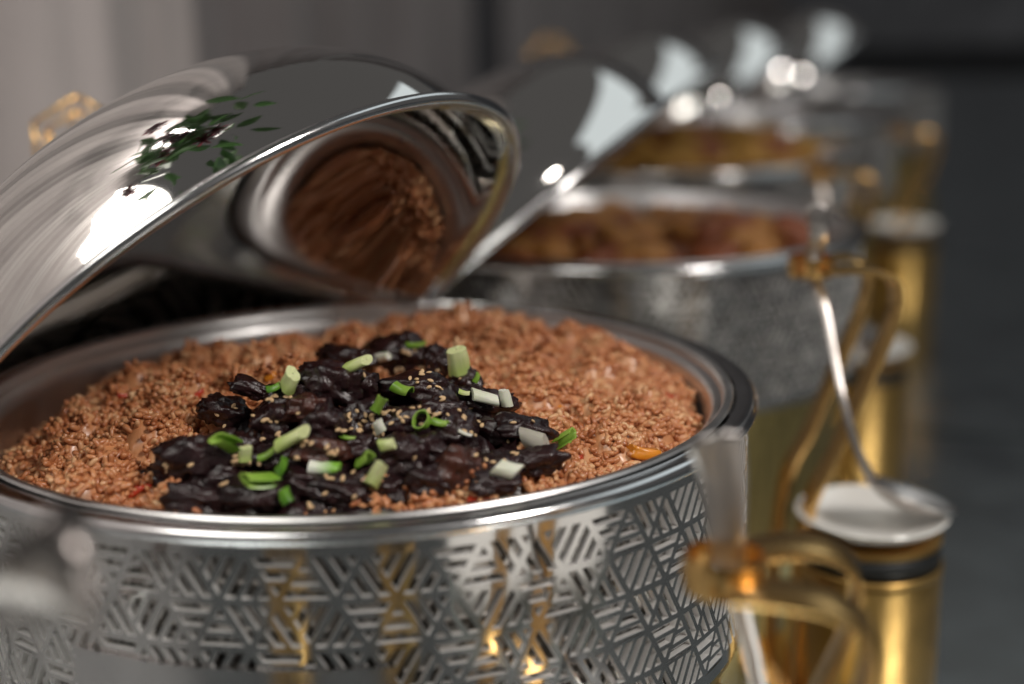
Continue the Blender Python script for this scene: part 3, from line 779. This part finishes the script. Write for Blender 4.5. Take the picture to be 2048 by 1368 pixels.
c1 = onz(1742, 1042, PZ); c2 = onz(1718, 702, PZ); c3 = onz(1808, 456, PZ)
canister(c1, 'gold canister nearest the camera, right of the nearest dish', 'white saucer with a ladle bowl in it, on the nearest gold canister')
canister(c2, 'gold canister partly hidden by the tall gold spoon stand', 'white saucer behind the tall gold spoon stand')
canister(c3, 'gold canister farthest back at the right', 'farthest white saucer, blurred, at the right')
canister(Vector((-.17, -.56, .10)), 'added gold canister before the nearest dish, for gold reflections in its sleeve', 'white saucer on the added canister before the nearest dish')  # added out of frame to put warm gold reflections on the sleeve
canister(Vector((.07, -.60, .10)), 'added gold canister under the camera, for gold reflections in the middle of the sleeve', 'white saucer on the added canister under the camera')  # second unseen canister, added for the same gold reflections
r1 = at(1450, 1140, .47); r2 = at(1622, 532, .86)
st1 = stand(r1, 'gold spoon stand in the blurred right foreground', -YAW-.15, 1.16)
st2 = stand(r2, 'tall gold spoon stand behind the nearest canister', -YAW+.1, 1.15)
r3 = at(1640, 345, 1.35); r4 = at(1795, 265, 1.9)
stand(r3, 'gold spoon stand beside the second dish, blurred', -YAW+.1, 1.15)
stand(r4, 'gold spoon stand farthest back near the third dish', -YAW+.1, 1.15)
ladle([at(1425, 868, .455), at(1446, 960, .461), at(1460, 1140, .470), at(1500, 1290, .487), at(1540, 1480, .51), at(1600, 1640, .54)], 'steel ladle handle rising through the foreground gold ring', .019)
ladle([at(1630, 408, .84), at(1638, 470, .845), at(1626, 535, .86), at(1655, 640, .855), at(1684, 790, .84), at(1712, 890, .84), at(1745, 960, .845)], 'steel ladle leaning from the tall stand into the nearest saucer', .014)
ladle([at(1648, 300, 1.33), at(1642, 345, 1.35), at(1660, 480, 1.33), at(1700, 640, 1.28)], 'steel ladle in the stand beside the second dish', .014)

ladle([at(190, 1140, .335), at(125, 1155, .335), at(20, 1200, .34), at(-150, 1290, .36), at(-400, 1500, .41), at(-560, 1750, .46)], 'dark blurred steel ladle handle entering at the lower left corner', .040, True, 'spoon_dark')

# ------------------------------------------------------------------ gold hexagon ornament on the wall side
hc = at(162, 297, .93)
orn = empty('hexagon_ornament', (hc.x, hc.y, 0)); tag(orn, 'gold wire hexagon ornament standing behind the open lid', 'ornament')
def tubep(pts, r): return sweep([Vector(p) for p in pts], r*2, r*2, (.3, 1, .2), 8)
rx = (RV-Vector((0, 0, RV.z))).normalized()
def hexp(rad, k): a = math.radians(90+60*k); return rx*(rad*math.cos(a)) + Vector((0, 0, hc.z + rad*math.sin(a)))
for rad, w in ((.034, .0016), (.025, .0012)):
    v, f = [], []
    for k in range(6):
        a, b2 = sweep([hexp(rad, k), (hexp(rad, k)+hexp(rad, k+1))/2, hexp(rad, k+1)], w*2, w*2, (.1, 1, .15), 8); o_ = len(v); v += a; f += [tuple(i+o_ for i in q) for q in b2]
    obj('hexagon_frame', mesh('hexagon_frame', v, f, M['gold']), orn)
for k in range(0, 6):
    v, f = sweep([hexp(.024, k), hexp(.016, k+.35), hexp(.010, k)], .0022, .0022, (.1, 1, .15), 8); obj('lattice_bar', mesh('lattice_bar', v, f, M['gold']), orn)
v, f = sweep([Vector((0, 0, .004)), Vector((0, 0, hc.z*.5)), Vector((0, 0, hc.z-.034))], .005, .005, (1, 0, 0), 10); obj('stem', mesh('stem', v, f, M['gold']), orn)
v, f = lathe([(.0004, .0005), (.035, .0005), (.036, .003), (.02, .006), (.0004, .0065)], 40); obj('foot', mesh('foot', v, f, M['gold']), orn)

hc2 = at(1100, 118, 2.1)
o2 = copy_tree(orn); o2.location = (hc2.x, hc2.y, hc2.z-hc.z); o2['label'] = 'small far gold hexagon ornament, blurred above the second dish'
o2['group'] = orn['group'] = 'gold hexagon ornaments'
# ------------------------------------------------------------------ plates added out of frame for bright reflections in the sleeve
v, f = lathe([(.0004, 0), (.07, 0), (.075, .002), (.105, .012), (.125, .016), (.126, .018), (.124, .019), (.105, .0155), (.08, .006), (.0004, .005)], 72)
PL = mesh('reflection_plate', v, f, M['porcelain'], True, 60)
for k, (x, y, z) in enumerate([(.52, -.46, .0005), (.52, -.46, .0075), (.52, -.46, .0145), (.34, -.62, .0005), (.34, -.62, .0075)]):
    o = obj('reflection_plate', PL); o.location = (x, y, z); tag(o, 'white dinner plate added unseen for bright reflections in the pierced sleeve', 'plate', 'white dinner plates added for reflections')

# ------------------------------------------------------------------ hanging flowers above the wall side (mirrored in the nearest lid)
fl = empty('hanging_flowers', (-.33, -.03, 1.42)); tag(fl, 'hanging arrangement of green leaves and dark red flowers mirrored in the nearest lid', 'flowers')
M['leafg'] = simple('leaf_green', (.05, .13, .03), .4, .5, 20, 0, .4); M['petal'] = simple('petal_red', (.22, .015, .04), .5, .4, 20, 0, .4)
rf = random.Random(9)
lv = [(0, 0, 0), (.022, .03, .004), (.026, .065, .0), (.012, .10, -.01), (0, .12, -.02), (-.012, .10, -.01), (-.026, .065, 0), (-.022, .03, .004), (0, .06, -.008)]
lf = [(8, 0, 1), (8, 1, 2), (8, 2, 3), (8, 3, 4), (8, 4, 5), (8, 5, 6), (8, 6, 7), (8, 7, 0)]
LF = mesh('leaf', lv, lf, M['leafg']); PT = mesh('petal', [(x*1.3, y*.5, z*2) for x, y, z in lv], lf, M['petal'])
for k in range(70):
    o = obj('leaf', LF, fl); o.location = (rf.gauss(0, .11), rf.gauss(0, .11), rf.gauss(0, .06)); o.rotation_euler = (rf.uniform(-2, 1), rf.uniform(-1, 1), rf.uniform(0, 6.28))
for k in range(9):
    c = Vector((rf.gauss(0, .10), rf.gauss(0, .10), rf.uniform(-.10, .0)))
    for j in range(7):
        o = obj('petal', PT, fl); o.location = c; o.rotation_euler = (-.9, 0, j*.9)
fl.scale = (1.7, 1.7, 1.3)
v, f = sweep([Vector((0, 0, 0)), Vector((0, 0, .5)), Vector((0, 0, .9))], .004, .004, (1, 0, 0), 8); obj('hanging_cord', mesh('hanging_cord', v, f, M['seam']), fl)
